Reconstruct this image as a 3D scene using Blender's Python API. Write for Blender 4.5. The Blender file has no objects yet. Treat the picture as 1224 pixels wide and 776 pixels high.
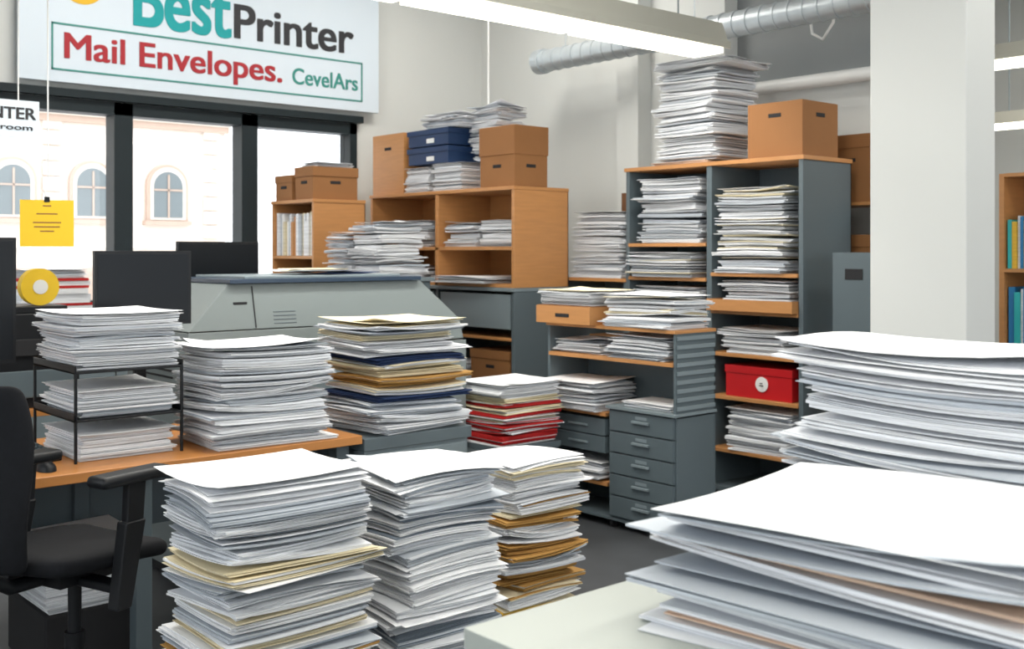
import bpy, math, random
from mathutils import Vector, Matrix

scene = bpy.context.scene
try:
    scene.view_settings.view_transform = 'Standard'
    scene.view_settings.look = 'None'
except Exception: pass

# ------------------------------------------------------------------ materials
def new_mat(name):
    m = bpy.data.materials.new(name); m.use_nodes = True
    nt = m.node_tree; b = nt.nodes.get('Principled BSDF')
    return m, nt, b

def mat(name, col, rough=0.6, metal=0.0, var=0.08, scale=8.0, stretch=(1,1,1), bump=0.0, spec=.5):
    m, nt, b = new_mat(name)
    tc = nt.nodes.new('ShaderNodeTexCoord'); mp = nt.nodes.new('ShaderNodeMapping')
    mp.inputs['Scale'].default_value = stretch
    nz = nt.nodes.new('ShaderNodeTexNoise'); nz.inputs['Scale'].default_value = scale
    nz.inputs['Detail'].default_value = 3
    mx = nt.nodes.new('ShaderNodeMix'); mx.data_type = 'RGBA'
    c2 = tuple(max(0, c*(1-var*2)) for c in col)
    mx.inputs[6].default_value = (*col, 1); mx.inputs[7].default_value = (*c2, 1)
    nt.links.new(tc.outputs['Object'], mp.inputs[0]); nt.links.new(mp.outputs[0], nz.inputs['Vector'])
    nt.links.new(nz.outputs['Fac'], mx.inputs[0]); nt.links.new(mx.outputs[2], b.inputs['Base Color'])
    b.inputs['Roughness'].default_value = rough; b.inputs['Metallic'].default_value = metal
    b.inputs['Specular IOR Level'].default_value = spec
    if bump:
        bp = nt.nodes.new('ShaderNodeBump'); bp.inputs['Strength'].default_value = bump
        nt.links.new(nz.outputs['Fac'], bp.inputs['Height']); nt.links.new(bp.outputs[0], b.inputs['Normal'])
    return m

def paper(name, col, edge=0.66):
    m, nt, b = new_mat(name)
    g = nt.nodes.new('ShaderNodeNewGeometry'); mp = nt.nodes.new('ShaderNodeMapping')
    mp.inputs['Scale'].default_value = (3, 3, 420)
    nz = nt.nodes.new('ShaderNodeTexNoise'); nz.inputs['Scale'].default_value = 1.0
    nz.inputs['Detail'].default_value = 2
    nt.links.new(g.outputs['Position'], mp.inputs[0]); nt.links.new(mp.outputs[0], nz.inputs['Vector'])
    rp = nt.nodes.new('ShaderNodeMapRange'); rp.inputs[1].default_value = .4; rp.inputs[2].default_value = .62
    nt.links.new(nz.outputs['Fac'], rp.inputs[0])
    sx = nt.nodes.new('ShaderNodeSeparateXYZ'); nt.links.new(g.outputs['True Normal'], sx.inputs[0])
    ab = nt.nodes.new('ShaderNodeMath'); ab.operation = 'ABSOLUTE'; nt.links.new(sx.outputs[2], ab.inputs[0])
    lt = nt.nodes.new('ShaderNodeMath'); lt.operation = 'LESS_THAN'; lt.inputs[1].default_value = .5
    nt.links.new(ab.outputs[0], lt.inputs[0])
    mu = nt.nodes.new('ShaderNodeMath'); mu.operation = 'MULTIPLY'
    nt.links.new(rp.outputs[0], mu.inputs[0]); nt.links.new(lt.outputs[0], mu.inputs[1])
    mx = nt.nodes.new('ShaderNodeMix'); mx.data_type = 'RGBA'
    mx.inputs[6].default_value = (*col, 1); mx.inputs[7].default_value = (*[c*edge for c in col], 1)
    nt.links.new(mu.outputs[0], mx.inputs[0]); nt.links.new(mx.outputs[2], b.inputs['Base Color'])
    b.inputs['Roughness'].default_value = .8
    b.inputs['Specular IOR Level'].default_value = .25
    return m

def emis(name, col, s):
    m, nt, b = new_mat(name)
    b.inputs['Base Color'].default_value = (*col, 1)
    b.inputs['Emission Color'].default_value = (*col, 1); b.inputs['Emission Strength'].default_value = s
    return m

P = {
 'w': paper('paper_white', (.88,.89,.91)),
 'v': paper('paper_offwhite', (.79,.81,.84)),
 'g': paper('paper_grey', (.52,.56,.61)),
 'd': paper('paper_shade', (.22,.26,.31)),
 'c': paper('paper_cream', (.80,.71,.50)),
 'k': paper('paper_kraft', (.52,.29,.085)),
 'p': paper('paper_peach', (.76,.54,.40)),
 'n': paper('paper_navy', (.02,.04,.11)),
 'r': paper('paper_red', (.55,.025,.025)),
 't': paper('paper_teal', (.1,.5,.42)),
 'y': paper('paper_yellow', (.80,.50,.07)),
}
PK = list(P.keys()); PM = [P[k] for k in PK]

wall_m = mat('wall_paint', (.685,.695,.675), .9, var=.02, scale=2)
wall_d = mat('wall_painted_shade', (.27,.285,.29), .9, var=.06, scale=3)  # shade on the upper back wall, put into a darker grey
ceil_m = mat('ceiling_paint', (.70,.705,.70), .9, var=.03)
floor_m = mat('floor_concrete', (.08,.085,.092), .4, var=.25, scale=5)
wood = mat('orange_birch_wood', (.56,.26,.09), .45, var=.14, scale=6, stretch=(1,1,9))
woodh = mat('desk_wood', (.60,.25,.07), .35, var=.14, scale=5, stretch=(1,9,9))
cardb = mat('cardboard', (.30,.13,.042), .8, var=.07, scale=6)
cardd = mat('cardboard_dark', (.15,.062,.022), .8)
dark = mat('dark_slot', (.012,.012,.014), .8)
metal_g = mat('grey_blue_steel', (.10,.13,.145), .45, var=.05, scale=3)
metal_l = mat('light_grey_steel', (.20,.245,.265), .4, var=.04, scale=3)
counter_m = mat('counter_laminate', (.40,.43,.40), .45, var=.02, scale=3)
plastic_l = mat('copier_plastic', (.19,.22,.22), .35, var=.03, scale=3)
plastic_d = mat('copier_lid', (.022,.042,.075), .35, var=.03)
black = mat('black_plastic', (.006,.007,.009), .45, var=.1, spec=.3)
screen = mat('screen_glass', (.004,.006,.009), .4, var=.05, spec=.25)
fabric = mat('chair_fabric', (.007,.008,.011), .85, var=.25, scale=60, bump=.2, spec=.25)
frame_m = mat('window_frame_dark', (.012,.020,.024), .5, var=.05, spec=.3)
galv = mat('galvanised_duct', (.62,.67,.70), .35, .5, var=.12, scale=10)
white_m = mat('white_enamel', (.8,.8,.78), .4, var=.01)
lamp_h = mat('lamp_housing', (.44,.43,.37), .4, var=.01)
blue_m = mat('navy_box', (.008,.035,.11), .5)
red_m = mat('red_box', (.55,.012,.016), .4)
yellow_m = mat('yellow_card', (.85,.55,.015), .6, var=.03)
ink = mat('ink_black', (.02,.02,.025), .6)
ink_red = mat('ink_red', (.42,.015,.025), .6)
ink_teal = mat('ink_teal', (.0,.36,.38), .6)
ink_green = mat('ink_green', (.04,.28,.24), .6)
ink_yel = mat('ink_yellow', (.85,.5,.02), .6)
signm = mat('sign_panel', (.68,.76,.84), .5, var=.01)
column_m = mat('column_paint', (.67,.68,.66), .85, var=.01, scale=2)
facade_m = mat('facade_stucco', (.86,.77,.69), .9, var=.10, scale=1.2)
facade_t = mat('facade_trim', (.56,.42,.34), .9, var=.08)
facade_g = mat('facade_glass', (.17,.20,.21), .3)
street = mat('street', (.85,.85,.85), .9, var=.03)
lampm = emis('lamp_diffuser', (1.0,.95,.78), 6.0)

# ------------------------------------------------------------------ mesh builder
class MB:
    def __init__(s, mats): s.v=[]; s.f=[]; s.m=[]; s.mats=list(mats)
    def mi(s, m):
        if isinstance(m, int): return m
        if m not in s.mats: s.mats.append(m)
        return s.mats.index(m)
    def add(s, verts, faces, m, M=None):
        o=len(s.v); k=s.mi(m)
        if M is not None: verts=[tuple(M@Vector(p)) for p in verts]
        s.v += verts
        for f in faces: s.f.append(tuple(i+o for i in f)); s.m.append(k)
    def box(s,x0,x1,y0,y1,z0,z1,m,M=None):
        v=[(x0,y0,z0),(x1,y0,z0),(x1,y1,z0),(x0,y1,z0),(x0,y0,z1),(x1,y0,z1),(x1,y1,z1),(x0,y1,z1)]
        s.add(v,[(0,3,2,1),(4,5,6,7),(0,1,5,4),(1,2,6,5),(2,3,7,6),(3,0,4,7)],m,M)
    def hexa(s,b4,t4,m,M=None):
        s.add(list(b4)+list(t4),[(0,3,2,1),(4,5,6,7),(0,1,5,4),(1,2,6,5),(2,3,7,6),(3,0,4,7)],m,M)
    def cyl(s,p0,p1,r,m,n=16,r1=None,cap=True,M=None):
        p0=Vector(p0);p1=Vector(p1);r1=r if r1 is None else r1
        d=(p1-p0).normalized(); a=Vector((0,0,1)) if abs(d.z)<.9 else Vector((1,0,0))
        u=d.cross(a).normalized(); w=d.cross(u)
        v=[]
        for i in range(n):
            t=2*math.pi*i/n; e=u*math.cos(t)+w*math.sin(t)
            v.append(tuple(p0+e*r)); 
        for i in range(n):
            t=2*math.pi*i/n; e=u*math.cos(t)+w*math.sin(t)
            v.append(tuple(p1+e*r1))
        f=[(i,(i+1)%n,n+(i+1)%n,n+i) for i in range(n)]
        if cap: f+= [tuple(range(n))[::-1], tuple(range(n,2*n))]
        s.add(v,f,m,M)
    def obj(s,name,bevel=0,parent=None,smooth=False,subsurf=0,origin=True):
        me=bpy.data.meshes.new(name); 
        xs=[p[0] for p in s.v]; ys=[p[1] for p in s.v]; zs=[p[2] for p in s.v]
        c=((min(xs)+max(xs))/2,(min(ys)+max(ys))/2,min(zs)) if origin else (0,0,0)
        me.from_pydata([(p[0]-c[0],p[1]-c[1],p[2]-c[2]) for p in s.v],[],s.f)
        for m in s.mats: me.materials.append(m)
        me.polygons.foreach_set('material_index', s.m)
        me.update()
        import bmesh
        bm=bmesh.new(); bm.from_mesh(me); bmesh.ops.recalc_face_normals(bm,faces=bm.faces); bm.to_mesh(me); bm.free()
        if smooth:
            me.polygons.foreach_set('use_smooth',[True]*len(me.polygons))
        o=bpy.data.objects.new(name,me); scene.collection.objects.link(o); o.location=c
        if bevel:
            b=o.modifiers.new('bevel','BEVEL'); b.width=bevel; b.segments=3; b.limit_method='ANGLE'; b.angle_limit=.6
        if subsurf:
            b=o.modifiers.new('sub','SUBSURF'); b.levels=subsurf; b.render_levels=subsurf
        if smooth and not subsurf:
            try: me.set_sharp_from_angle(angle=.7)
            except Exception: pass
        if parent: child(o,parent)
        return o
def child(o,p):
    o.parent=p; o.matrix_parent_inverse=(Matrix.Translation(p.location)@p.rotation_euler.to_matrix().to_4x4()).inverted()
def empty(name,loc,rz=0):
    e=bpy.data.objects.new(name,None); e.empty_display_size=.1; scene.collection.objects.link(e); e.location=loc; e.rotation_euler=(0,0,rz); return e
def tube(name,pts,r,m,parent=None):
    cu=bpy.data.curves.new(name,'CURVE'); cu.dimensions='3D'; sp=cu.splines.new('POLY'); sp.points.add(len(pts)-1)
    for i,p in enumerate(pts): sp.points[i].co=(*p,1)
    cu.bevel_depth=r; cu.bevel_resolution=3; cu.materials.append(m)
    o=bpy.data.objects.new(name,cu); scene.collection.objects.link(o)
    if parent: child(o,parent)
    return o

# ------------------------------------------------------------------ paper stacks
def sheet(mb,cx,cy,z,w,l,t,rot,n,fn,k):
    c,s_=math.cos(rot),math.sin(rot); N=n+1; top=[];bot=[]
    for j in range(N):
        for i in range(N):
            p=2*i/n-1;q=2*j/n-1; x=p*w/2;y=q*l/2; dz=fn(p,q)
            X=cx+x*c-y*s_; Y=cy+x*s_+y*c
            top.append((X,Y,z+t+dz)); bot.append((X,Y,z+dz))
    f=[];NN=N*N
    for j in range(n):
        for i in range(n):
            a=j*N+i; f.append((a,a+1,a+1+N,a+N)); f.append((NN+a,NN+a+N,NN+a+1+N,NN+a+1))
    for i in range(n):
        f.append((i,NN+i,NN+i+1,i+1)); a=n*N+i; f.append((a,a+1,NN+a+1,NN+a))
        a=i*N; f.append((a,a+N,NN+a+N,NN+a)); a=i*N+n; f.append((a,NN+a,NN+a+N,a+N))
    o=len(mb.v); mb.v+=top+bot
    for q in f: mb.f.append(tuple(o+i for i in q)); mb.m.append(k)

def stack_into(mb,cx,cy,z0,w,l,h,pal='wwwwvvvgg',tr=(.0012,.006),jit=.008,rj=.02,rot=0,seed=1,n=4,curl=.004,gap=.0012,bands=None,top='w',drift=.01,bun=(2,6),lean=(0,0),tops=1.03,stray=.14,toprot=0.0,topoff=(0,0),fan=.07):
    """a pile made of small bundles (each bundle shifts / curls as one), sheets jitter slightly inside a bundle,
    the last few sheets are fanned"""
    R=random.Random(seed); z=z0; A=B=C=0; dx=dy=0; dr=0
    left=0; bx=by=br=0; E=0; sx=sy=1; bk='w'; bs=1; first=True
    while z < z0+h:
        fr=(z-z0)/h
        pl=pal
        if bands:
            for (a,b,pp) in bands:
                if a<=fr<=b: pl=pp
        if left<=0:
            left=R.randint(*bun); bx=R.gauss(0,jit); by=R.gauss(0,jit); br=R.gauss(0,rj*.7)
            bk=R.choice(pl); bs=R.uniform(.92,1.0) if R.random()>.2 else 1.04
            sx=R.choice((-1,1)); sy=R.choice((-1,1)); E=(R.random()**2.2)*curl*1.9
            if R.random()<.5: E=-E*.5
            if not first: z+=gap*R.uniform(.8,3.0)
            first=False
            if R.random()<.2:
                dx=R.uniform(-1,1)*drift; dy=R.uniform(-1,1)*drift; dr=R.uniform(-1,1)*rj
            A=max(-1,min(1,A+R.gauss(0,.5))); B=max(-1,min(1,B+R.gauss(0,.5))); C=max(-1,min(1,C+R.gauss(0,.4)))
        left-=1
        t=R.uniform(tr[0],tr[1]) if R.random()<.5 else R.uniform(tr[0],tr[0]*1.8)
        ramp=min(1,(z-z0)/.08)
        A=max(-1,min(1,A+R.gauss(0,.1))); B=max(-1,min(1,B+R.gauss(0,.1)))
        a_,b_,c_,e_=A*curl,B*curl,C*curl,E
        def fn(p,q,a_=a_,b_=b_,c_=c_,E=e_,sx=sx,sy=sy,ramp=ramp):
            return ramp*(a_*p*p+b_*q*q+.6*c_*p*q+E*max(0,p*sx+q*sy-.4)**2)
        ws=w*bs*R.uniform(.97,1); ls=l*bs*R.uniform(.97,1)
        k1=1.0 if R.random()>stray else 3.0
        ox=dx+bx+R.gauss(0,jit*.35*k1)+lean[0]*fr; oy=dy+by+R.gauss(0,jit*.35*k1)+lean[1]*fr
        last = z+t+gap >= z0+h
        key = top if last else (bk if R.random()<.75 else R.choice(pl))
        rr_=rot+dr+br+R.gauss(0,rj*.25*k1)
        if not last and z>z0+h-max(.012,tr[1]*3): rr_+=R.uniform(-fan,fan); t=min(t,.002); left=0
        if last: t=.0015; ws=w*tops; ls=l*tops; rr_=rot+toprot; ox=lean[0]+topoff[0]; oy=lean[1]+topoff[1]
        sheet(mb,cx+ox,cy+oy,z,ws,ls,t,rr_,n,fn,PK.index(key))
        if last: break
        z+=t+gap*R.uniform(.1,.8)
def stack(name,*a,parent=None,**k):
    mb=MB(PM); stack_into(mb,*a,**k); return mb.obj(name,parent=parent)

def text(body,m,x0,x1,y,zb,thick=0.0,name='lettering',parent=None,size_z=None):
    """flat cut letters; boldness made by laying slightly shifted copies on one another"""
    cu=bpy.data.curves.new(name,'FONT'); cu.body=body; cu.size=1; cu.extrude=.003
    o=bpy.data.objects.new(name,cu); scene.collection.objects.link(o); bpy.context.view_layer.update()
    dg=bpy.context.evaluated_depsgraph_get(); me=bpy.data.meshes.new_from_object(o.evaluated_get(dg))
    bpy.data.objects.remove(o)
    V=[v.co.copy() for v in me.vertices]; F=[tuple(p.vertices) for p in me.polygons]
    mnx=min(v.x for v in V); mxx=max(v.x for v in V); t=thick
    sx=(x1-x0)/(mxx-mnx+2*t); sz=size_z if size_z else sx
    mb=MB([m]); k=0
    offs=[(0,0)] if t==0 else [(-t,-t*.5),(-t,t*.5),(0,0),(t,-t*.5),(t,t*.5),(0,t*.6),(0,-t*.6),(-t/2,0),(t/2,0)]
    for (dx,dz) in offs:
        mb.add([(x0+(v.x-mnx+t+dx)*sx, y-v.z-k*.00015, zb+(v.y+dz)*sz) for v in V],F,m); k+=1
    return mb.obj(name,parent=parent)

# ================================================================== ROOM SHELL
mb=MB([floor_m]); mb.box(-2.6,11,-2.6,7.93,-.1,0,floor_m); mb.obj('floor')
mb=MB([ceil_m]); mb.box(-2.6,11,-2.6,7.93,4.2,4.3,ceil_m); mb.obj('ceiling')
WB=7.73
mb=MB([wall_m])
mb.box(-2.6,6.55,WB,WB+.2,0,1.08,wall_m); mb.box(-2.6,6.55,WB,WB+.2,2.56,4.2,wall_m)
mb.box(4.99,6.55,WB,WB+.2,1.08,2.56,wall_m); mb.box(-2.6,-1.04,WB,WB+.2,1.08,2.56,wall_m)
mb.obj('wall_left')
mb=MB([wall_m,wall_d])
mb.box(6.35,6.55,3.4,WB,0,2.66,wall_m)
mb.box(6.35,6.55,4.95,WB,2.66,4.2,wall_m)
mb.box(6.50,6.55,3.4,4.95,2.66,4.2,wall_d)  # recess carrying the painted shade
mb.obj('wall_back')
mb=MB([wall_d]); mb.box(10.8,11,-2.6,6,0,4.2,wall_m); mb.box(6.55,11,6.0,6.2,0,4.2,wall_m); mb.obj('wall_far')
# the two walls behind the viewpoint have tall openings added as side fill
mb=MB([wall_m]); mb.box(-2.8,-2.6,-2.6,7.93,0,.9,wall_m); mb.box(-2.8,-2.6,-2.6,7.93,3.2,4.2,wall_m)
mb.box(-2.8,-2.6,-2.6,-1.6,.9,3.2,wall_m); mb.box(-2.8,-2.6,5.6,7.93,.9,3.2,wall_m); mb.obj('wall_rear')
mb=MB([wall_m]); mb.box(-2.8,11,-2.8,-2.6,0,.9,wall_m); mb.box(-2.8,11,-2.8,-2.6,3.2,4.2,wall_m)
mb.box(-2.8,-1.2,-2.8,-2.6,.9,3.2,wall_m); mb.box(7.0,11,-2.8,-2.6,.9,3.2,wall_m); mb.obj('wall_right')
mb=MB([frame_m])
for i in range(7): b=-1.6+i*1.2; mb.box(-2.75,-2.65,b-.03,b+.03,.9,3.2,frame_m)
mb.box(-2.75,-2.65,-1.6,5.6,.9,.96,frame_m); mb.box(-2.75,-2.65,-1.6,5.6,3.14,3.2,frame_m); mb.obj('window_7')  # unseen frame for the added daylight opening in the rear wall
mb=MB([frame_m])
for i in range(8): a=-1.2+i*1.171; mb.box(a-.03,a+.03,-2.75,-2.65,.9,3.2,frame_m)
mb.box(-1.2,7.0,-2.75,-2.65,.9,.96,frame_m); mb.box(-1.2,7.0,-2.75,-2.65,3.14,3.2,frame_m); mb.obj('window_8')  # same for the opening added in the right wall
mb=MB([wall_m]); mb.box(6.24,6.35,5.72,5.92,0,4.2,wall_m); mb.box(6.20,6.35,5.66,5.72,0,4.2,column_m); mb.obj('trim_1')
mb=MB([column_m]); mb.box(4.858,5.145,2.404,2.894,0,4.2,column_m); mb.obj('support_column',bevel=.006)
mb=MB([white_m]); mb.cyl((6.2,3.3,2.62),(6.2,4.75,2.62),.045,white_m); 
for y in (3.5,4.6): mb.box(6.2,6.35,y-.015,y+.015,2.6,2.64,white_m)
mb.obj('wall_pipe',smooth=True)
tube('hanging_cable',[(6.3,4.25,4.19),(6.28,4.22,3.3),(6.27,4.16,2.95),(6.27,4.08,2.9),(6.27,4.0,3.0),(6.28,3.98,3.5),(6.3,3.98,4.19)],.010,white_m)
def window(i,a0,a1):
    z0,z1=1.08,2.56; mb=MB([frame_m])
    t=.068
    mb.box(a0,a0+t,WB-.03,WB+.13,z0,z1,frame_m); mb.box(a1-t,a1,WB-.03,WB+.13,z0,z1,frame_m)
    mb.box(a0,a1,WB-.03,WB+.13,z1-.09,z1,frame_m); mb.box(a0,a1,WB-.03,WB+.13,z0,z0+.07,frame_m)
    e=mb.obj('window_%d'%i)
    g,nt,b=new_mat('window_glass_%d'%i)
    tr=nt.nodes.new('ShaderNodeBsdfTransparent'); gl=nt.nodes.new('ShaderNodeBsdfGlossy'); gl.inputs['Roughness'].default_value=.02
    mx=nt.nodes.new('ShaderNodeMixShader'); mx.inputs[0].default_value=.03
    nt.links.new(tr.outputs[0],mx.inputs[1]); nt.links.new(gl.outputs[0],mx.inputs[2]); nt.links.new(mx.outputs[0],nt.nodes['Material Output'].inputs[0])
    mb=MB([g]); mb.box(a0+t,a1-t,WB+.06,WB+.07,z0+.07,z1-.09,g); mb.obj('glass',parent=e)
edges=[-1.04,-.02,1.0,2.02,3.01,4.0,4.98]
for i in range(6): window(i+1,edges[i],edges[i+1])
mb=MB([frame_m]); mb.box(-1.1,5.02,WB-.07,WB-.001,2.565,2.62,frame_m); mb.obj('trim_2')
mb=MB([white_m,metal_l]); mb.box(1.0,3.95,7.30,7.695,0,1.03,metal_l); mb.box(.98,3.97,7.28,7.695,1.03,1.07,white_m)
for a in (1.6,2.2,2.8,3.4): mb.box(a-.004,a+.004,7.295,7.30,.05,1.0,dark)
mb.obj('sill_cabinet',bevel=.004)

# exterior
mb=MB([street]); mb.box(-20,40,7.95,40,-.2,-.1,street); mb.box(-20,40,-20,7.95,-.3,-.2,street); mb.obj('ground')
FB=19.7
mb=MB([facade_m,facade_t,facade_g])
mb.box(-6,9.7,FB,FB+.5,-.1,9,facade_m)
mb.box(-6,9.75,FB-.12,FB,1.55,1.68,facade_m); mb.box(-6,9.75,FB-.18,FB,3.9,4.02,facade_m); mb.box(-6,9.75,FB-.10,FB,3.78,3.9,facade_t)
for z in (.3,.6,.9,1.2): mb.box(-6,9.72,FB-.02,FB,z,z+.26,facade_m)
for i in range(16):
    for cx in (6.42,9.4): mb.box(cx-.16,cx+.16,FB-.06,FB,1.75+i*.27,1.98+i*.27,facade_m)
def arch(cx,z0,w,h,m,y0,y1):
    pts=[(cx-w/2,z0),(cx+w/2,z0)]; zr=z0+h-w/2
    for k in range(13):
        t=math.pi*k/12; pts.append((cx+w/2*math.cos(t),zr+w/2*math.sin(t)))
    n=len(pts); v=[(p[0],y0,p[1]) for p in pts]+[(p[0],y1,p[1]) for p in pts]
    f=[tuple(range(n))[::-1],tuple(range(n,2*n))]+[(i,(i+1)%n,n+(i+1)%n,n+i) for i in range(n)]
    mb.add(v,f,m)
for cx in (1.6,3.0,4.35,5.75,7.1,8.5):
    arch(cx,2.05,.80,1.07,facade_t,FB-.10,FB)
    arch(cx,2.08,.68,.98,facade_m,FB-.12,FB-.09)
    arch(cx,2.12,.56,.86,facade_g,FB-.13,FB-.11)
    mb.box(cx-.015,cx+.015,FB-.15,FB-.1,2.12,2.92,facade_t); mb.box(cx-.28,cx+.28,FB-.15,FB-.1,2.62,2.65,facade_t)
    mb.box(cx-.45,cx+.45,FB-.16,FB,1.98,2.06,facade_t)
    mb.box(cx-.36,cx+.36,FB-.08,FB,4.4,5.4,facade_m); mb.box(cx-.26,cx+.26,FB-.09,FB-.05,4.48,5.32,facade_g)
    mb.box(cx-.3,cx+.3,FB-.05,FB,.1,1.2,facade_t)
mb.obj('street_building')

# ================================================================== SIGN
mb=MB([signm]); mb.box(2.27,5.15,WB-.10,WB-.075,2.655,3.72,signm)
for a in (2.6,4.9): mb.box(a-.03,a+.03,WB-.075,WB-.001,3.0,3.4,metal_g)
sign=mb.obj('wall_banner_sign',bevel=.004)
YS=WB-.101
mb=MB([ink_green]); t=.012
X0,X1=2.485,4.985
mb.box(X0,X1,YS-.004,YS,3.06-t,3.06,ink_green); mb.box(X0,X1,YS-.004,YS,2.735,2.735+t,ink_green)
mb.box(X0,X0+t,YS-.004,YS,2.735,3.06,ink_green); mb.box(X1-t,X1,YS-.004,YS,2.735,3.06,ink_green)
mb.obj('border',parent=sign)
text('Best',ink_teal,3.05,3.81,YS,3.12,thick=.026,parent=sign,size_z=.58)
text('Printer',ink,3.83,4.90,YS,3.125,thick=.022,parent=sign,size_z=.37)
text('Mail Envelopes.',ink_red,2.57,4.24,YS,2.825,thick=.020,parent=sign,size_z=.25)
text('CevelArs',ink_green,4.33,4.94,YS,2.825,thick=.016,parent=sign,size_z=.18)
mb=MB([ink_yel,ink_teal])
for k in range(26):
    t0=2*math.pi*k/30+.6; t1=2*math.pi*(k+1)/30+.6; cx,cz=2.69,3.37
    def q(t,r): return (cx+r*math.cos(t),cz+r*math.sin(t))
    a_,b_,c_,d_=q(t0,.10),q(t1,.10),q(t1,.165),q(t0,.165)
    mb.add([(p[0],YS-.003,p[1]) for p in (a_,b_,c_,d_)],[(0,1,2,3)],ink_yel)
mb.obj('logo_ring',parent=sign)

mb=MB([yellow_m,ink]); YA,YB_=1.675,5.20
M=Matrix.Translation((YA,YB_,0))@Matrix.Rotation(math.radians(-20),4,'Z')
mb.box(-.115,.115,-.003,.003,1.52,1.735,yellow_m,M)
for i,(w_,z_) in enumerate([(.018,1.705),(.045,1.668),(.06,1.628),(.055,1.608),(.03,1.588)]): mb.box(-w_,w_,-.004,-.003,z_,z_+.006,cardb,M)
mb.box(-.012,.012,-.006,.006,1.725,1.75,black,M)
hs=mb.obj('hanging_yellow_card')
tube('cord',[(YA,YB_,1.745),(YA-.012,YB_,1.77),(YA+.008,YB_,1.80),(YA+.004,YB_,1.9),(YA,YB_,4.2)],.0035,white_m,parent=hs)
mb=MB([signm]); mb.box(1.30,1.64,5.2,5.21,2.015,2.185,signm); s2=mb.obj('hanging_placard')
text('PRINTER',ink,1.32,1.625,5.199,2.10,thick=.02,parent=s2,size_z=.075)
text('mail room',ink,1.35,1.61,5.199,2.05,thick=.01,parent=s2,size_z=.035)
for a in (1.33,1.55): tube('cord',[(a,5.205,2.185),(a,5.205,4.2)],.003,white_m,parent=s2)

# ================================================================== LAMPS / DUCT
def lamp(name,a0,a1,b0,b1,z,seg=2,ax='a'):
    mb=MB([lamp_h,lampm,metal_l]); H=.17
    if ax=='a':
        w=(b1-b0); cb=(b0+b1)/2
        mb.hexa([(a0,b0,z+.025),(a1,b0,z+.025),(a1,b1,z+.025),(a0,b1,z+.025)],[(a0,b0+w*.2,z+H),(a1,b0+w*.2,z+H),(a1,b1-w*.2,z+H),(a0,b1-w*.2,z+H)],lamp_h)
        mb.box(a0-.005,a1+.005,b0-.004,b0+.012,z+.01,z+.05,lamp_h); mb.box(a0-.005,a1+.005,b1-.012,b1+.004,z+.01,z+.05,lamp_h)
        L=(a1-a0)/seg
        for i in range(seg): mb.box(a0+i*L+.025,a0+(i+1)*L-.025,b0+.03,b1-.03,z-.014,z+.03,lampm)
        for a in (a0+.3,a1-.3): mb.cyl((a,cb,z+H),(a,cb,4.2),.005,metal_l,6)
    else:
        w=(a1-a0); ca=(a0+a1)/2
        mb.hexa([(a0,b0,z+.03),(a1,b0,z+.03),(a1,b1,z+.03),(a0,b1,z+.03)],[(a0+w*.12,b0,z+.13),(a1-w*.12,b0,z+.13),(a1-w*.12,b1,z+.13),(a0+w*.12,b1,z+.13)],lamp_h)
        mb.box(a0+.02,a1-.02,b0+.02,b1-.02,z,z+.03,lampm)
        for b in (b0+.3,b1-.3): mb.cyl((ca,b,z+.13),(ca,b,4.2),.005,metal_l,6)
    return mb.obj(name)
lamp('ceiling_lamp',.75,5.18,4.0,4.28,2.685,4)
lamp('ceiling_lamp',6.7,6.95,1.2,3.3,2.66,1,'b')
lamp('ceiling_lamp',8.9,9.15,2.0,4.4,2.52,1,'b')
lamp('ceiling_lamp',-.8,3.2,.9,1.16,2.95,3)  # unseen lamp behind the viewpoint, added for fill
lamp('ceiling_lamp',-.8,3.2,-1.1,-.84,2.95,3)  # second unseen fill lamp, also added
def area(x,y,z,sx,sy,p,col=(1,.98,.95)):
    l=bpy.data.lights.new('lamp_fill_light','AREA'); l.shape='RECTANGLE'; l.size=sx; l.size_y=sy; l.energy=p; l.color=col
    o=bpy.data.objects.new('lamp_fill_light',l); scene.collection.objects.link(o); o.location=(x,y,z); return o
area(1.2,1.03,2.93,3.8,.22,26); area(1.2,-.97,2.93,3.8,.22,18); area(3.0,4.14,2.66,4.2,.22,44)  # first two sit under the added fill lamps
area(6.82,2.2,2.65,.2,2,14)
for (x,y,p) in ((2.4,2.6,40),(2.6,6.1,36),(4.9,6.0,32),(5.2,1.2,32),(8.3,3.2,44)):  # unseen ceiling panels with area lights, added to brighten the room
    mb=MB([lamp_h,lampm]); mb.box(x-.62,x+.62,y-.32,y+.32,4.14,4.2,lamp_h); mb.box(x-.58,x+.58,y-.28,y+.28,4.135,4.14,lampm); mb.obj('added_fill_panel')
    area(x,y,4.12,1.15,.55,p)

# duct
mb=MB([galv]); da,dz=5.95,3.03; rr=.085
mb.cyl((da,2.6,dz),(da,6.50,dz),rr,galv,24)
b=2.65
while b<6.45:
    mb.cyl((da,b,dz),(da,b+.02,dz),rr+.006,galv,24); b+=.11
mb.cyl((da,6.44,dz),(da,6.52,dz),rr+.016,galv,24)
for b in (3.0,4.9,6.2):
    mb.cyl((da,b,dz+.08),(da,b,4.2),.006,galv,6)
mb.obj('ventilation_duct',smooth=True)
tube('pendant_cable',[(5.2,6.25,4.2),(5.2,6.25,2.60)],.006,white_m)

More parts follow.
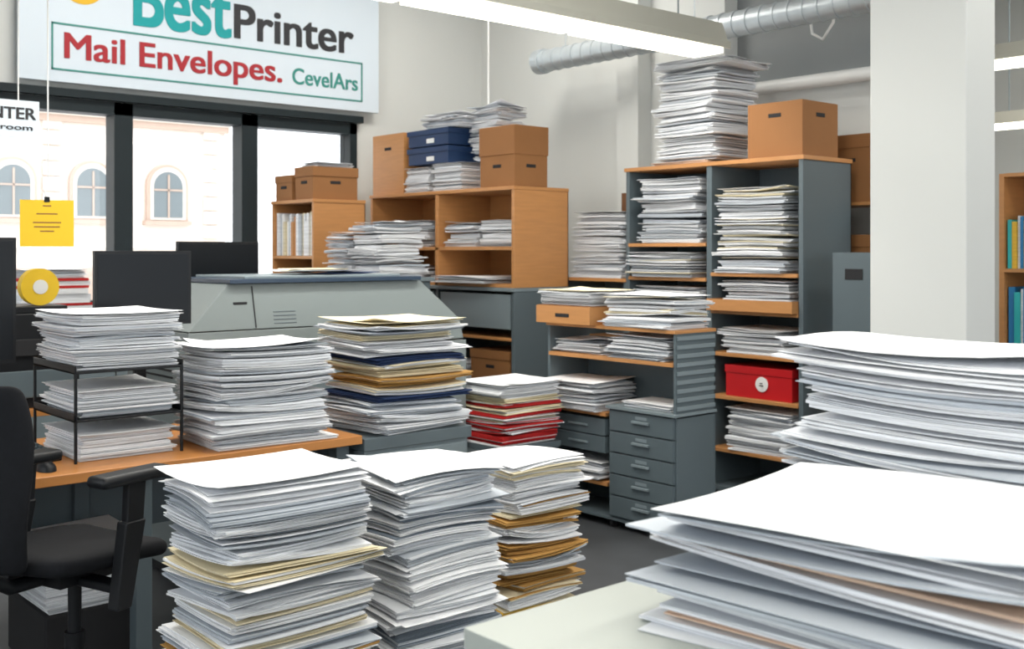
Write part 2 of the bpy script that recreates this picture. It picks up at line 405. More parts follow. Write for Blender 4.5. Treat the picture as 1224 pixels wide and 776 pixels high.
# ================================================================== DESKS
mb=MB([woodh,metal_g])
mb.box(.17,2.44,3.733,4.53,.715,.75,woodh)
for a in (1.53,.2,2.36):
    mb.box(a,a+.06,3.80,3.86,0,.715,metal_g); mb.box(a,a+.06,4.42,4.48,0,.715,metal_g); mb.box(a,a+.06,3.86,4.42,.64,.715,metal_g)
mb.box(.26,2.36,4.45,4.47,.35,.715,metal_g)
mb.obj('office_desk',bevel=.003)
mb=MB([metal_l,metal_g])
mb.box(2.45,3.01,3.733,4.53,.68,.733,metal_g); mb.box(2.46,3.0,3.75,4.52,.03,.68,metal_l)
for z in (.05,.26,.47):
    mb.box(2.48,2.98,3.738,3.752,z,z+.195,metal_l); mb.box(2.66,2.8,3.722,3.74,z+.12,z+.14,metal_g)
mb.obj('filing_cabinet',bevel=.004)
mb=MB([woodh,metal_g]); mb.box(.7,3.0,5.36,6.05,.715,.75,woodh)
for a in (.75,2.9): mb.box(a,a+.05,5.4,6.0,0,.715,metal_g)
mb.obj('office_desk',bevel=.003)

stack('paper_stack',2.07,3.96,.752,.49,.385,.372,seed=11,jit=.009,rj=.04,pal='wwwwvvvg',drift=.014,curl=.007,tr=(.0012,.007),gap=.0020,toprot=.03)
stack('paper_stack',2.755,3.985,.735,.47,.45,.46,seed=12,jit=.012,rj=.065,pal='wwwwvvvgc',bands=[(.02,.28,'wvgwvc'),(.28,.31,'n'),(.40,.45,'kky'),(.55,.58,'c'),(.64,.67,'n'),(.90,1,'cwcw')],top='c',drift=.018,curl=.008,gap=.0020,toprot=-.05)
tr=MB([black])
a0,a1,b0,b1=1.345,1.745,3.885,4.335
for z in (.895,1.065):
    tr.box(a0,a1,b0,b1,z,z+.008,black); tr.box(a0,a0+.006,b0,b1,z,z+.03,black); tr.box(a1-.006,a1,b0,b1,z,z+.03,black); tr.box(a0,a1,b1-.006,b1,z,z+.03,black)
for (x,y) in ((a0,b0),(a1-.01,b0),(a0,b1-.01),(a1-.01,b1-.01)): tr.box(x,x+.01,y,y+.01,.75,1.07,black)
tray=tr.obj('letter_tray_rack',bevel=.002)
stack('loose_papers',1.545,4.10,.752,.36,.41,.095,seed=21,n=3,jit=.004,rj=.01,pal='wwwv',tr=(.001,.003),curl=.002,tops=1,fan=.01)
stack('loose_papers',1.545,4.10,.905,.36,.40,.095,seed=22,n=3,jit=.004,rj=.01,pal='wwwvg',tr=(.001,.004),curl=.002,tops=1,fan=.01)
stack('paper_stack',1.545,4.10,1.075,.385,.42,.195,seed=23,n=4,jit=.006,rj=.025,pal='wwwvvg',tr=(.001,.005),curl=.004)

# ================================================================== MONITORS
def monitor(cx,cy,z0,z1,w,rz,base):
    M=Matrix.Translation((cx,cy,0))@Matrix.Rotation(rz,4,'Z')
    mb=MB([black,screen])
    mb.box(-w/2,w/2,-.012,.012,z0,z1,black,M); mb.box(-w/2+.012,w/2-.012,-.0135,-.012,z0+.015,z1-.012,screen,M)
    mb.box(-.12,.12,.012,.035,z0+.06,z1-.06,black,M)
    mb.box(-.025,.025,.03,.05,base+.01,(z0+z1)/2,black,M); mb.box(-.12,.12,-.06,.12,base,base+.015,black,M)
    return mb.obj('computer_monitor',bevel=.003)
monitor(1.02,4.30,1.08,1.55,.50,0,.75)
monitor(1.81,4.42,1.19,1.50,.41,0,.75)
monitor(2.68,5.52,1.24,1.55,.52,math.radians(10),.75)

mb=MB([black,metal_g]); M=Matrix.Translation((1.235,4.07,.75))@Matrix.Rotation(.3,4,'Z')
mb.hexa([(-.08,-.1,0),(.08,-.1,0),(.08,.1,0),(-.08,.1,0)],[(-.08,-.1,.02),(.08,-.1,.02),(.08,.1,.06),(-.08,.1,.06)],black,M)
mb.box(-.075,-.03,-.09,.09,.05,.075,black,M); mb.box(-.078,-.027,-.1,-.05,.03,.08,black,M); mb.box(-.078,-.027,.05,.1,.045,.085,black,M)
for i in range(3):
    for j in range(4): mb.box(.0+i*.022,.015+i*.022,-.07+j*.025,-.055+j*.025,.03+j*.004,.04+j*.005,metal_g,M)
mb.obj('desk_phone',bevel=.004)
mb=MB([black,metal_g]); mb.box(.72,1.12,3.78,3.91,.751,.768,black)
for j in range(4):
    for i in range(13): mb.box(.735+i*.029,.735+i*.029+.024,3.79+j*.029,3.79+j*.029+.024,.768,.773,metal_g)
mb.obj('computer_keyboard')
# mouse: a shaped shell
mb=MB([black]); vs=[];NU,NV=8,5
for j in range(NV+1):
    ph=j/NV*math.pi/2
    for i in range(NU*2):
        th=2*math.pi*i/(NU*2); vs.append((1.235+.032*math.cos(ph)*math.cos(th),3.845+.052*math.cos(ph)*math.sin(th),.751+.034*math.sin(ph)))
fs=[(j*NU*2+i,j*NU*2+(i+1)%(NU*2),(j+1)*NU*2+(i+1)%(NU*2),(j+1)*NU*2+i) for j in range(NV) for i in range(NU*2)]
mb.add(vs,fs,black); mb.box(1.232,1.238,3.862,3.878,.778,.786,metal_g); mb.obj('computer_mouse',smooth=True)
mb=MB([black,metal_g,dark]); mb.box(1.42,1.90,5.42,5.82,.75,1.20,black); mb.box(1.44,1.88,5.41,5.42,.80,.93,metal_g); mb.box(1.47,1.85,5.44,5.75,1.20,1.235,black); mb.box(1.5,1.8,5.40,5.42,1.0,1.08,dark)
mb.obj('desktop_printer',bevel=.01)
mb=MB([yellow_m,cardb]); mb.cyl((1.74,5.50,1.325),(1.74,5.56,1.325),.09,yellow_m,28); mb.cyl((1.74,5.495,1.325),(1.74,5.565,1.325),.035,white_m,20)
mb.obj('tape_roll',smooth=True)
mb=MB([white_m]); mb.cyl((1.02,4.02,.75),(1.02,4.02,.84),.036,white_m,20); mb.cyl((1.056,4.02,.78),(1.08,4.02,.79),.005,white_m,8); mb.cyl((1.08,4.02,.79),(1.08,4.02,.815),.005,white_m,8); mb.cyl((1.08,4.02,.815),(1.056,4.02,.825),.005,white_m,8)
mb.obj('coffee_mug',smooth=True)
mb=MB(PM); 
R=random.Random(5); z=1.07
for i in range(9):
    t=R.uniform(.02,.04); k=[0,1,8,0,1,0,8,0,8][i]
    if k==8: t=.018
    dx=R.uniform(-.02,.02)
    mb.box(2.20+dx,2.64+dx,7.33+dx/2,7.60+dx/2,z,z+t*.95,k); z+=t
mb.obj('book_stack')
stack('loose_papers',2.42,7.46,z+.001,.40,.26,.06,seed=76,n=2)
stack('loose_papers',3.3,7.49,1.072,.4,.28,.12,seed=77,n=2)

# ================================================================== COPIER
mb=MB([plastic_l,plastic_d,dark,metal_l])
A0,A1,B0,B1=2.07,3.67,4.60,5.25
mb.box(A0,A1,B0,B1,.06,1.02,plastic_l)
mb.box(A0+.03,A1-.03,B0+.03,B1-.03,0,.06,dark)
mb.hexa([(A0+.01,B0+.01,1.03),(A1-.01,B0+.01,1.03),(A1-.01,B1-.01,1.03),(A0+.01,B1-.01,1.03)],[(A0+.03,B0+.02,1.13),(A1-.03,B0+.02,1.13),(A1-.03,B1-.01,1.13),(A0+.03,B1-.01,1.13)],plastic_l)
mb.hexa([(A0+.03,B0+.02,1.135),(A1-.03,B0+.02,1.135),(A1-.03,B1-.01,1.135),(A0+.03,B1-.01,1.135)],[(A0+.24,B0+.07,1.345),(A1-.26,B0+.07,1.345),(A1-.26,B1-.02,1.345),(A0+.24,B1-.02,1.345)],plastic_l)
mb.box(A0+.24,A1-.27,B0+.04,B1,1.347,1.368,plastic_d)
mb.box(A0+.34,A1-.37,B0+.09,B1-.03,1.368,1.38,metal_l)
# raised front panel seam and output slot
mb.hexa([(A0+.36,B0+.016,1.14),(A0+.365,B0+.016,1.14),(A0+.365,B0+.03,1.14),(A0+.36,B0+.03,1.14)],[(A0+.36,B0+.062,1.335),(A0+.365,B0+.062,1.335),(A0+.365,B0+.08,1.335),(A0+.36,B0+.08,1.335)],dark)
for i in range(6): mb.box(A0-.003,A0+.01,B0+.12,B0+.42,.80+i*.03,.81+i*.03,dark)
for i in range(4):
    z=1.155+i*.018; y=B0+.02+(z-1.13)/.215*.05
    mb.box(A0+.46,A0+.58,y-.003,y+.01,z,z+.005,metal_g)
for z in (.3,.55,.8):
    mb.box(A0+.1,A1-.4,B0-.012,B0,z,z+.22,metal_l); mb.box(A0+.5,A0+.8,B0-.02,B0-.01,z+.17,z+.19,dark)
mb.box(A0+.26,A0+.33,B0+.045,B0+.09,1.25,1.262,dark)
mb.obj('office_copier',bevel=.012)
mb=MB(PM); sheet(mb,3.02,4.90,1.382,.40,.30,.002,.3,3,lambda p,q:.006*p*p,7); sheet(mb,2.95,4.93,1.390,.46,.32,.002,.1,3,lambda p,q:.010*q*q+.004*p*p,0); sheet(mb,2.9,4.9,1.396,.30,.22,.002,-.2,3,lambda p,q:.012*q*q,4)
mb.obj('loose_papers')

# ================================================================== SHELVES
def cab_box(name,a0,a1,b0,b1,z0,z1,lid=.3,m=cardb,slot=True,rz=0):
    mb=MB([m,cardd,dark]); ca,cb=(a0+a1)/2,(b0+b1)/2
    M=Matrix.Translation((ca,cb,0))@Matrix.Rotation(rz,4,'Z'); w=(a1-a0)/2; l=(b1-b0)/2; h=z1-z0
    g=.006
    mb.box(-w+g,w-g,-l+g,l-g,z0,z1-.005,m,M)
    if lid: mb.box(-w,w,-l,l,z1-h*lid,z1,m,M)
    else:
        mb.box(-w+g,w-g,-.003,.003,z1-.006,z1-.0035,cardd,M)
    if slot:
        zz=z1-h*(lid+.18 if lid else .25)
        mb.box(-w+g-.002,-w+g+.004,-.045,.045,zz-.012,zz+.012,dark,M)
        mb.box(-.045,.045,-l+g-.002,-l+g+.004,zz-.012,zz+.012,dark,M)
    return mb.obj(name,bevel=.003)

T=2.05; ta0,ta1=5.381,5.886; tb0,tbm,tb1=3.632,4.315,5.02
mb=MB([metal_g,wood])
mb.box(ta0,ta1,tb0,tb0+.03,0,T-.02,metal_g); mb.box(ta0,ta1,tb1-.03,tb1,0,T-.02,metal_g); mb.box(ta0,ta1,tbm-.02,tbm+.02,0,T-.02,metal_g)
mb.box(ta1-.01,ta1,tb0,tb1,0,T-.02,metal_g)
mb.box(ta0-.01,ta1,tb0-.01,tb1+.01,T-.02,T+.005,wood)
rs=[.285,.61,.875,1.135,1.365]; ls=[.3,.75,1.07,1.33,1.55]
for z in rs: mb.box(ta0-.012,ta1-.01,tb0+.03,tbm-.02,z-.022,z,wood)
for z in ls: mb.box(ta0-.012,ta1-.01,tbm+.02,tb1-.03,z-.022,z,wood)
mb.box(ta0,ta1-.01,tb0+.03,tb1-.03,.02,.05,metal_g)
mb.obj('tall_shelving_unit',bevel=.002)
mb=MB([wood]); mb.box(ta0-.06,ta0+.40,tb0+.035,tbm+.0-.025,1.136,1.148,wood)
mb.box(ta0-.06,ta0-.045,tb0+.035,tbm-.025,1.148,1.205,wood); mb.box(ta0-.045,ta0+.4,tb0+.035,tb0+.05,1.148,1.205,wood); mb.box(ta0-.045,ta0+.4,tbm-.04,tbm-.025,1.148,1.205,wood)
mb.obj('wooden_tray')
def bg(cx,cy,z,w,l,h,seed,pal='wwwwvvg',**k):
    k.setdefault('n',2); k.setdefault('tr',(.003,.009)); k.setdefault('jit',.012); k.setdefault('rj',.05); k.setdefault('drift',.02); k.setdefault('curl',.006); k.setdefault('gap',.002); k.setdefault('bun',(1,4)); k.setdefault('tops',1.0)
    return stack('paper_stack',cx,cy,z,w,l,h,seed=seed,pal=pal,**k)
cr=(tb0+.03+tbm-.02)/2; cl=(tbm+.02+tb1-.03)/2
bg(5.60,cr+.02,1.367,.44,.50,.52,31,pal='wwwwvvgc',top='w')
bg(5.59,cr,1.150,.38,.50,.175,32,tr=(.002,.005),jit=.003,rj=.01)
bg(5.60,cr+.0,.877,.42,.48,.15,33)
bg(5.60,cr-.02,.287,.42,.48,.25,34)
bg(5.60,cl,1.552,.44,.50,.42,35,pal='wwwwvg')
bg(5.55,cl+.02,1.332,.46,.54,.16,36,pal='wwvgc',jit=.008)
bg(5.58,cl,1.072,.42,.52,.20,37)
bg(5.58,cl,.752,.42,.52,.18,38)
mb=MB([red_m,white_m,dark]); mb.box(5.40,5.75,3.72,4.20,.611,.755,red_m); mb.box(5.395,5.755,3.715,4.205,.755,.80,red_m)
mb.cyl((5.40,3.93,.70),(5.392,3.93,.70),.045,white_m,20); mb.box(5.388,5.392,3.915,3.945,.69,.696,dark); mb.box(5.388,5.392,3.92,3.94,.705,.71,dark)
mb.obj('red_cash_box',bevel=.004)
bg(5.63,4.53,T+.006,.44,.47,.60,41,pal='wwwwvvvg',jit=.014,rj=.07,tr=(.003,.008),bands=[(0,.03,'p'),(.86,1,'wwvg')])
stack('loose_papers',5.60,4.47,T+.617,.46,.56,.045,seed=44,n=4,curl=.018,pal='wwvw',rj=.2,tr=(.002,.004),top='w',toprot=.12)
cab_box('cardboard_box',5.42,5.80,3.66,4.06,T+.006,T+.34,lid=0)
mb=MB([metal_g,wood]); mb.box(5.97,6.32,3.42,3.45,0,1.8,metal_g); mb.box(5.97,6.32,3.95,3.98,0,1.8,metal_g)
for z in (.05,.6,1.2,1.78): mb.box(5.97,6.32,3.45,3.95,z,z+.02,wood)
mb.obj('storage_shelf')
cab_box('cardboard_box',5.99,6.30,3.5,3.93,1.801,2.22,lid=.2,m=cardb)
cab_box('cardboard_box',5.99,6.30,3.5,3.93,1.221,1.6,lid=.2,m=cardb)
mb=MB([metal_l,dark,metal_g]); mb.box(5.40,5.66,3.18,3.45,.02,1.49,metal_g); mb.box(5.42,5.64,3.20,3.43,0,.02,dark)
for i in range(12): mb.box(5.397,5.40,3.22,3.41,.2+i*.03,.21+i*.03,dark)
mb.box(5.396,5.40,3.26,3.37,1.34,1.40,dark); mb.box(5.44,5.62,3.22,3.41,1.488,1.492,dark)
mb.obj('air_purifier',bevel=.02)

mb=MB([metal_g,wood]); mb.box(5.40,5.85,5.03,5.06,0,1.29,metal_g); mb.box(5.40,5.85,5.66,5.69,0,1.29,metal_g); mb.box(5.84,5.85,5.06,5.66,0,1.29,metal_g)
mb.box(5.39,5.85,5.03,5.69,1.29,1.312,wood)
for z in (.05,.45,.87): mb.box(5.40,5.84,5.06,5.66,z,z+.02,wood)
mb.obj('low_shelf_unit')
bg(5.62,5.33,1.314,.42,.50,.46,45,pal='wwwwvvg',lean=(.0,-.02))
cab_box('cardboard_box',5.93,6.18,4.98,5.58,1.322,1.93,lid=.25,m=cardd)
mb=MB([metal_g]); mb.box(5.92,6.19,4.96,5.60,0,1.32,metal_g); mb.box(5.915,5.92,5.0,5.27,.05,1.28,metal_l); mb.box(5.915,5.92,5.29,5.57,.05,1.28,metal_l); mb.obj('steel_cupboard')

ca0,ca1,cb0,cbm,cb1=4.867,5.38,5.576,6.45,7.33
mb=MB([metal_g,metal_l,wood])
mb.box(ca0,ca1,cb0,cb0+.03,0,1.22,metal_g); mb.box(ca0,ca1,cb1-.03,cb1,0,1.22,metal_g); mb.box(ca0,ca1,cbm-.015,cbm+.015,0,1.22,metal_g)
mb.box(ca1-.01,ca1,cb0,cb1,0,1.22,metal_l); mb.box(ca0-.02,ca1,cb0-.005,cb1+.005,1.22,1.245,metal_l)
for z in (.05,.48): mb.box(ca0,ca1-.01,cb0+.03,cb1-.03,z,z+.02,metal_l)
mb.box(ca0,ca1-.01,cb0+.03,cb1-.03,.88,.90,wood)
for i in range(2): mb.box(ca0-.005,ca0+.01,cb0+.04+i*.87,cb0+.82+i*.87,.96,1.20,metal_l)
mb.obj('steel_base_cabinet',bevel=.003)
mb=MB([wood]); z0=1.246; z1=1.944
mb.box(ca0,ca1,cb0,cb0+.03,z0,z1-.025,wood); mb.box(ca0,ca1,cb1-.03,cb1,z0,z1-.025,wood); mb.box(ca0,ca1,cbm-.02,cbm+.02,z0,z1-.025,wood)
mb.box(ca0-.01,ca1,cb0-.005,cb1+.005,z1-.025,z1,wood); mb.box(ca1-.012,ca1,cb0,cb1,z0,z1,wood)
mb.box(ca0,ca1-.012,cb0+.03,cb1-.03,z0,z0+.025,wood); mb.box(ca0,ca1-.012,cb0+.03,cb1-.03,1.505,1.53,wood)
mb.obj('wooden_shelf_unit',bevel=.003)
bg(5.10,5.82,1.532,.38,.36,.19,51,jit=.004,rj=.02); bg(5.10,6.22,1.532,.38,.36,.18,52,jit=.004,rj=.02)
bg(5.10,6.85,1.532,.38,.5,.2,53)
bg(5.02,6.1,1.273,.5,.60,.05,54,curl=.01,pal='wwv',tr=(.002,.004)); bg(5.10,6.9,1.273,.4,.5,.1,55)
cab_box('cardboard_box',4.90,5.30,5.66,6.10,.502,.80,lid=.2); cab_box('cardboard_box',4.90,5.30,6.55,7.1,.502,.82,lid=.2)
bg(5.1,6.28,.502,.36,.28,.2,56)
zt=1.946
cab_box('wooden_archive_box',4.90,5.16,6.92,7.36,zt,zt+.48,lid=.0,m=wood)
bg(5.07,6.74,zt,.36,.30,.19,57,jit=.004,rj=.02,curl=.002,top='w'); bg(5.07,6.36,zt,.36,.36,.20,58,jit=.004,rj=.02,curl=.002)
mb=MB([blue_m,white_m]); 
for i in range(2):
    z=zt+.212+i*.135; mb.box(4.92,5.25,6.38,6.88,z,z+.127,blue_m); mb.box(4.910,5.26,6.370,6.89,z+.085,z+.125,blue_m); mb.box(4.912,4.92,6.55,6.64,z+.02,z+.055,white_m)
mb.obj('blue_file_boxes',bevel=.003)
stack('loose_papers',5.08,6.48,zt+.480,.30,.44,.09,seed=60,n=3,curl=.012,pal='wwvg',rj=.2,tr=(.002,.005))
bg(5.22,6.15,zt+.002,.26,.34,.62,59,rj=.12,curl=.01)
cab_box('cardboard_box',4.88,5.20,5.59,5.97,zt,zt+.42,lid=.48)

mb=MB([wood]); a0,a1,b0,b1=4.147,4.60,6.996,7.62
mb.box(a0,a1,b0,b0+.025,0,1.86,wood); mb.box(a0,a1,b1-.025,b1,0,1.86,wood); mb.box(a1-.01,a1,b0,b1,0,1.86,wood); mb.box(a0-.008,a1,b0-.005,b1+.005,1.86,1.885,wood)
for z in (.05,.5,.95,1.44): mb.box(a0,a1-.01,b0+.025,b1-.025,z,z+.022,wood)
mb.obj('bookcase',bevel=.002)
cols=[white_m,P['v'],P['g'],P['c'],P['w'],wood,P['g']]
def books(name,a0,a1,b0,b1,z,h,mats,seed,axis='b'):
    R=random.Random(seed); mb=MB(mats); b=b0
    while b<b1-.02:
        t=R.uniform(.018,.045); t=min(t,b1-b); hh=h*R.uniform(.78,1); d=(a1-a0)*R.uniform(.8,1)
        mb.box(a0+R.uniform(0,.02),a0+d,b,b+t-.002,z,z+hh,R.choice(mats)); b+=t
    return mb.obj(name)
books('book_row',4.17,4.45,7.03,7.59,1.463,.33,cols,3); books('book_row',4.17,4.45,7.03,7.59,.973,.35,cols,4)
cab_box('cardboard_box',4.16,4.56,7.03,7.30,1.887,2.13,lid=.3); cab_box('cardboard_box',4.16,4.52,7.34,7.60,1.887,2.08,lid=.3)
stack('loose_papers',4.36,7.16,2.132,.3,.24,.03,seed=62,n=2)
mb=MB([metal_g,metal_l]); mb.box(3.96,4.34,5.82,6.54,0,1.30,metal_g); mb.box(3.94,4.36,5.80,6.56,1.30,1.325,metal_l)
for z in (.1,.5,.9): mb.box(3.952,3.96,5.86,6.5,z,z+.36,metal_l)
mb.obj('storage_cabinet',bevel=.003)
bg(4.15,6.0,1.327,.36,.34,.36,63,rj=.12,drift=.03,jit=.015); bg(4.15,6.36,1.327,.34,.32,.30,64,rj=.12,drift=.03,jit=.015)

ra0,ra1,rb0,rbm,rb1=4.265,4.585,3.635,4.106,4.592
mb=MB([metal_g,metal_l,wood,dark,white_m])
mb.box(ra0,ra1,rb1-.02,rb1,.06,1.075,metal_g); mb.box(ra0,ra1,rb0,rb0+.015,.64,1.075,metal_g); mb.box(ra0+.02,ra1-.02,rbm,rbm+.015,.06,.65,metal_g)
mb.box(ra1-.01,ra1,rb0,rb1,.06,1.0,metal_g)
mb.box(ra0-.01,ra1,rb0-.005,rb1+.005,1.075,1.092,wood)
mb.box(ra0-.012,ra1-.01,rb0+.015,rb1-.02,.905,.925,wood)
mb.box(ra0-.012,ra1-.01,rbm+.015,rb1-.02,.60,.62,wood); mb.box(ra0,ra1-.01,rbm+.015,rb1-.02,.22,.24,wood)
for i in range(9): mb.box(ra0+.01,ra1-.01,rb0-.008,rb0+.002,.68+i*.045,.70+i*.045,metal_l)
mb.box(ra0+.01,ra1-.012,rb0,rbm,.06,.65,metal_g); mb.box(ra0-.02,ra1,rb0-.01,rbm+.01,.65,.665,metal_l)
for i in range(5):
    z=.075+i*.115; mb.box(ra0-.008,ra0+.01,rb0+.012,rbm-.012,z,z+.106,metal_g)
    mb.box(ra0-.022,ra0-.008,rb0+.17,rb0+.29,z+.055,z+.067,metal_l); mb.box(ra0-.010,ra0-.008,rb0+.19,rb0+.27,z+.075,z+.092,metal_l)
for i in range(2):
    z=.40+i*.095; mb.box(ra0-.01,ra1-.02,rbm+.02,rb1-.025,z,z+.088,metal_g); mb.box(ra0-.02,ra0-.01,rbm+.15,rbm+.30,z+.04,z+.05,metal_l)
mb.box(ra0,ra1,rb0,rb1,.045,.06,metal_g)
for x in (ra0+.04,ra1-.05):
    for y in (rb0+.04,rbm,rb1-.04): mb.cyl((x,y-.012,.024),(x,y+.012,.024),.024,dark,14)
mb.obj('rolling_drawer_rack',bevel=.002)
rc=(rbm+rb1)/2; rr=(rb0+rbm)/2
bg(4.42,rr+.05,.927,.30,.42,.12,71,tr=(.002,.006)); bg(4.42,rc+.03,.927,.26,.36,.07,72,tr=(.002,.006))
bg(4.36,rc+.01,.622,.34,.42,.16,73,tr=(.002,.006)); bg(4.40,rc,.242,.28,.38,.10,74)
bg(4.42,rr,.667,.24,.34,.03,75)
bg(4.42,rr+.03,1.094,.32,.48,.18,76,pal='wwwvgc')
mb=MB([wood,cardb]); mb.box(4.20,4.58,4.19,4.62,1.093,1.19,wood); mb.box(4.205,4.575,4.195,4.615,1.19,1.194,cardb); mb.box(4.197,4.20,4.35,4.46,1.13,1.15,dark)
mb.obj('wooden_drawer_box',bevel=.004)
bg(4.39,4.40,1.196,.36,.42,.085,78,pal='wwcv',tr=(.002,.005),top='c')

mb=MB([metal_g]); mb.box(3.70,4.12,4.33,4.73,.43,.46,metal_g)
for x in (3.71,4.08):
    for y in (4.34,4.69): mb.box(x,x+.03,y,y+.03,0,.43,metal_g)
mb.box(3.72,4.10,4.35,4.71,.15,.17,metal_g)
mb.obj('side_table')
stack('folder_stack',3.91,4.52,.462,.42,.38,.33,seed=80,n=3,pal='wwv',bands=[(0,.70,'rrwrwc'),(.70,.74,'c')],rj=.05,tr=(.003,.007),bun=(1,3))

mb=MB([wood]); a0,a1,b0,b1=6.6,6.9,1.6,3.06
mb.box(a0,a1,b1-.03,b1,0,1.97,wood); mb.box(a0,a1,b0,b0+.03,0,1.97,wood); mb.box(a1-.01,a1,b0,b1,0,1.97,wood)
for z in (.05,.45,.9,1.37,1.95): mb.box(a0,a1,b0+.03,b1-.03,z,z+.022,wood)
mb.obj('bookcase')
bc=[mat('book_blue',(.02,.2,.45),.5),mat('book_red',(.5,.04,.04),.5),mat('book_teal',(.03,.45,.45),.5),P['w'],P['y'],P['g']]
books('book_row',6.62,6.85,1.64,3.02,1.393,.33,bc,6); books('book_row',6.62,6.85,1.64,3.02,.923,.38,[bc[2],bc[0],bc[2],P['w']],7)
books('book_row',6.62,6.85,1.9,2.9,1.973,.22,[bc[4],P['w'],P['g']],8)

# ================================================================== FLOOR STACKS
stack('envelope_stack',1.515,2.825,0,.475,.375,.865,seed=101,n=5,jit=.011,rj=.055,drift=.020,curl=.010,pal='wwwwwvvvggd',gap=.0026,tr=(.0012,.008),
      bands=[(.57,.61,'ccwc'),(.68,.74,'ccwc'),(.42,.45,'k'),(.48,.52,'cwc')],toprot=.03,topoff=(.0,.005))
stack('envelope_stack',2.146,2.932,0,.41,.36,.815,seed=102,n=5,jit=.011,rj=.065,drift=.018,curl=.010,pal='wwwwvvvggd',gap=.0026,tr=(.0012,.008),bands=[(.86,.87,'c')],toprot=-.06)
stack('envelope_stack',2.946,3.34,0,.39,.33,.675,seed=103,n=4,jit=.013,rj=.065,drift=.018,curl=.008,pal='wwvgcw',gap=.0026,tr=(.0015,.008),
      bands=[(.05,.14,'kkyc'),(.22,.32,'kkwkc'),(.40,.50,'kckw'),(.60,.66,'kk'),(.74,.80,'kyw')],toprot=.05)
mb=MB([dark]); mb.box(1.26,1.64,3.93,4.36,0,.22,dark); mb.obj('storage_crate',bevel=.01)
stack('paper_reams',1.45,4.145,.221,.36,.38,.22,seed=104,n=2,pal='wwv',tr=(.004,.012),jit=.003,rj=.01)

# ================================================================== COUNTER + FOREGROUND STACKS
mb=MB([counter_m,metal_l]); mb.box(.898,2.45,.10,1.131,.96,1.0,counter_m); mb.box(.915,2.43,.12,1.115,.05,.96,counter_m); mb.box(.95,2.4,.15,1.08,0,.05,dark)
for i in range(3): mb.box(.912,.915,.15+i*.32,.45+i*.32,.1,.93,metal_l)
mb.obj('work_counter',bevel=.004)
stack('envelope_stack',1.35,.735,1.001,.48,.56,.155,seed=205,n=6,rot=.10,jit=.011,rj=.045,drift=.014,curl=.007,pal='wwwvvggp',gap=.0024,tr=(.0010,.0055),bands=[(.45,.55,'pwpv'),(.70,.78,'wpw')],bun=(1,4),tops=.96,toprot=.07,fan=.05)
stack('envelope_stack',1.80,.88,1.001,.36,.50,.335,seed=202,n=6,jit=.009,rj=.045,drift=.012,curl=.009,pal='wwwwvvggc',gap=.0024,tr=(.0010,.0060),bun=(1,5),toprot=.06)

# ================================================================== OFFICE CHAIR
ch=empty('office_chair',(1.171,3.382,0),math.radians(19))
MC=Matrix.Translation((1.171,3.382,0))@Matrix.Rotation(math.radians(19),4,'Z')
def grid_pad(name,fn,nu,nv,th,m):
    top=[];bot=[]
    for j in range(nv+1):
        for i in range(nu+1):
            p,nrm=fn(i/nu*2-1,j/nv*2-1); top.append(tuple(MC@(p+nrm*th/2))); bot.append(tuple(MC@(p-nrm*th/2)))
    N=nu+1;NN=N*(nv+1);f=[]
    for j in range(nv):
        for i in range(nu):
            a=j*N+i; f.append((a,a+1,a+1+N,a+N)); f.append((NN+a,NN+a+N,NN+a+1+N,NN+a+1))
    for i in range(nu):
        f.append((i,NN+i,NN+i+1,i+1)); a=nv*N+i; f.append((a,a+1,NN+a+1,NN+a))
    for j in range(nv):
        a=j*N; f.append((a,a+N,NN+a+N,NN+a)); a=j*N+nu; f.append((a,NN+a,NN+a+N,a+N))
    mb=MB([m]); mb.add(top+bot,f,m); return mb.obj(name,parent=ch,smooth=True,subsurf=2)
def seatf(u,v):
    k=1-.12*abs(u*v); x=.23*u*k; y=.225*v*k; z=.585-.02*u*u*(1 if u>0 else -.3)+.012*v*v
    return Vector((x,y,z)),Vector((0,0,1))
grid_pad('seat',seatf,6,6,.06,fabric)
def backf(u,v):
    y=.04+.155*u*(1-.22*max(0,v)**2-.10*v*v); z=.85+.27*v; x=-.26-.05*(v*.5+.5)+.05*u*u+.03*math.sin(v*2.2)
    return Vector((x,y,z)),Vector((1,0,0))
grid_pad('backrest',backf,6,8,.045,fabric)
mb=MB([black])
mb.cyl((0,0,.09),(0,0,.34),.03,black,16,M=MC); mb.cyl((0,0,.32),(0,0,.51),.02,black,16,M=MC)
mb.box(-.12,.12,-.09,.09,.51,.55,black,MC)
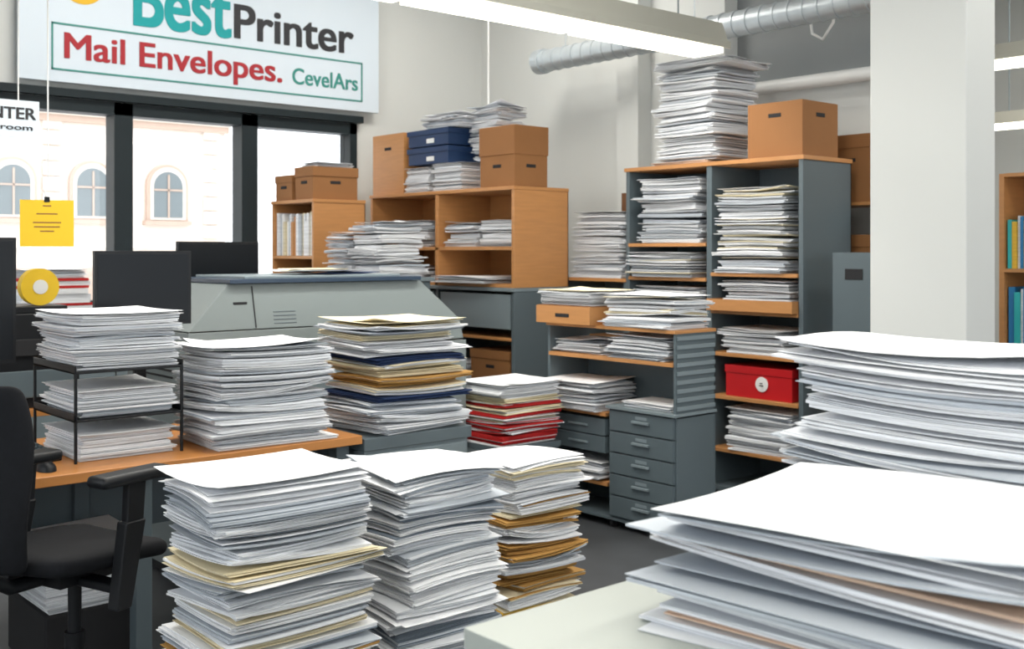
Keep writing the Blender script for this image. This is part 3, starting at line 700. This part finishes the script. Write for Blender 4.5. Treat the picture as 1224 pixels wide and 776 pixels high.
for k in range(5):
    t=2*math.pi*k/5+.3; c,s=math.cos(t),math.sin(t)
    mb.cyl((0,0,.11),(.27*c,.27*s,.07),.026,black,10,r1=.016,M=MC)
    mb.cyl((.27*c-.012*s,.27*s+.012*c,.028),(.27*c+.012*s,.27*s-.012*c,.028),.028,black,14,M=MC)
    mb.cyl((.27*c,.27*s,.03),(.27*c,.27*s,.075),.01,black,8,M=MC)
mb.obj('base',parent=ch,smooth=True)
tb=tube('back_support',[tuple(MC@Vector(p)) for p in [(-.05,0,.53),(-.22,0,.53),(-.30,0,.58),(-.31,0,.68),(-.28,0,.82)]],.022,black,parent=ch)
for sgn,nm in ((-1,'right'),(1,'left')):
    y=.25*sgn
    mb=MB([black])
    mb.box(-.13,.125,y-.042,y+.042,.822,.857,black,MC); mb.obj('armrest_'+nm,parent=ch,bevel=.015,smooth=True)
    mb=MB([black])
    mb.hexa([tuple(p) for p in [(-.03,y-.015,.64),(.03,y-.015,.64),(.03,y+.015,.64),(-.03,y+.015,.64)]],[(-.02,y-.015,.824),(.045,y-.015,.824),(.045,y+.015,.824),(-.02,y+.015,.824)],black,MC)
    mb.hexa([(-.07,y-.022,.46),(-.015,y-.022,.46),(-.015,y+.022,.46),(-.07,y+.022,.46)],[(-.035,y-.022,.71),(.038,y-.022,.71),(.038,y+.022,.71),(-.035,y+.022,.71)],black,MC)
    mb.box(-.06,.0,min(y,sgn*.08)-.0,max(y,sgn*.08),.505,.53,black,MC)
    mb.obj('arm_support_'+nm,parent=ch,bevel=.006)

# ================================================================== WORLD + CAMERA
w=bpy.data.worlds.new('World'); scene.world=w; w.use_nodes=True
bgd=w.node_tree.nodes['Background']; bgd.inputs[0].default_value=(.91,.96,1.0,1); bgd.inputs[1].default_value=3.0

cam=bpy.data.cameras.new('Camera'); co=bpy.data.objects.new('Camera',cam); scene.collection.objects.link(co)
co.location=(0,0,1.5); co.rotation_euler=(math.radians(90),0,math.radians(-41))
cam.sensor_fit='HORIZONTAL'; cam.sensor_width=36; cam.lens=1300/1224*36; cam.shift_y=-88/1224
cam.dof.use_dof=True; cam.dof.focus_distance=2.9; cam.dof.aperture_fstop=6.3
scene.camera=co
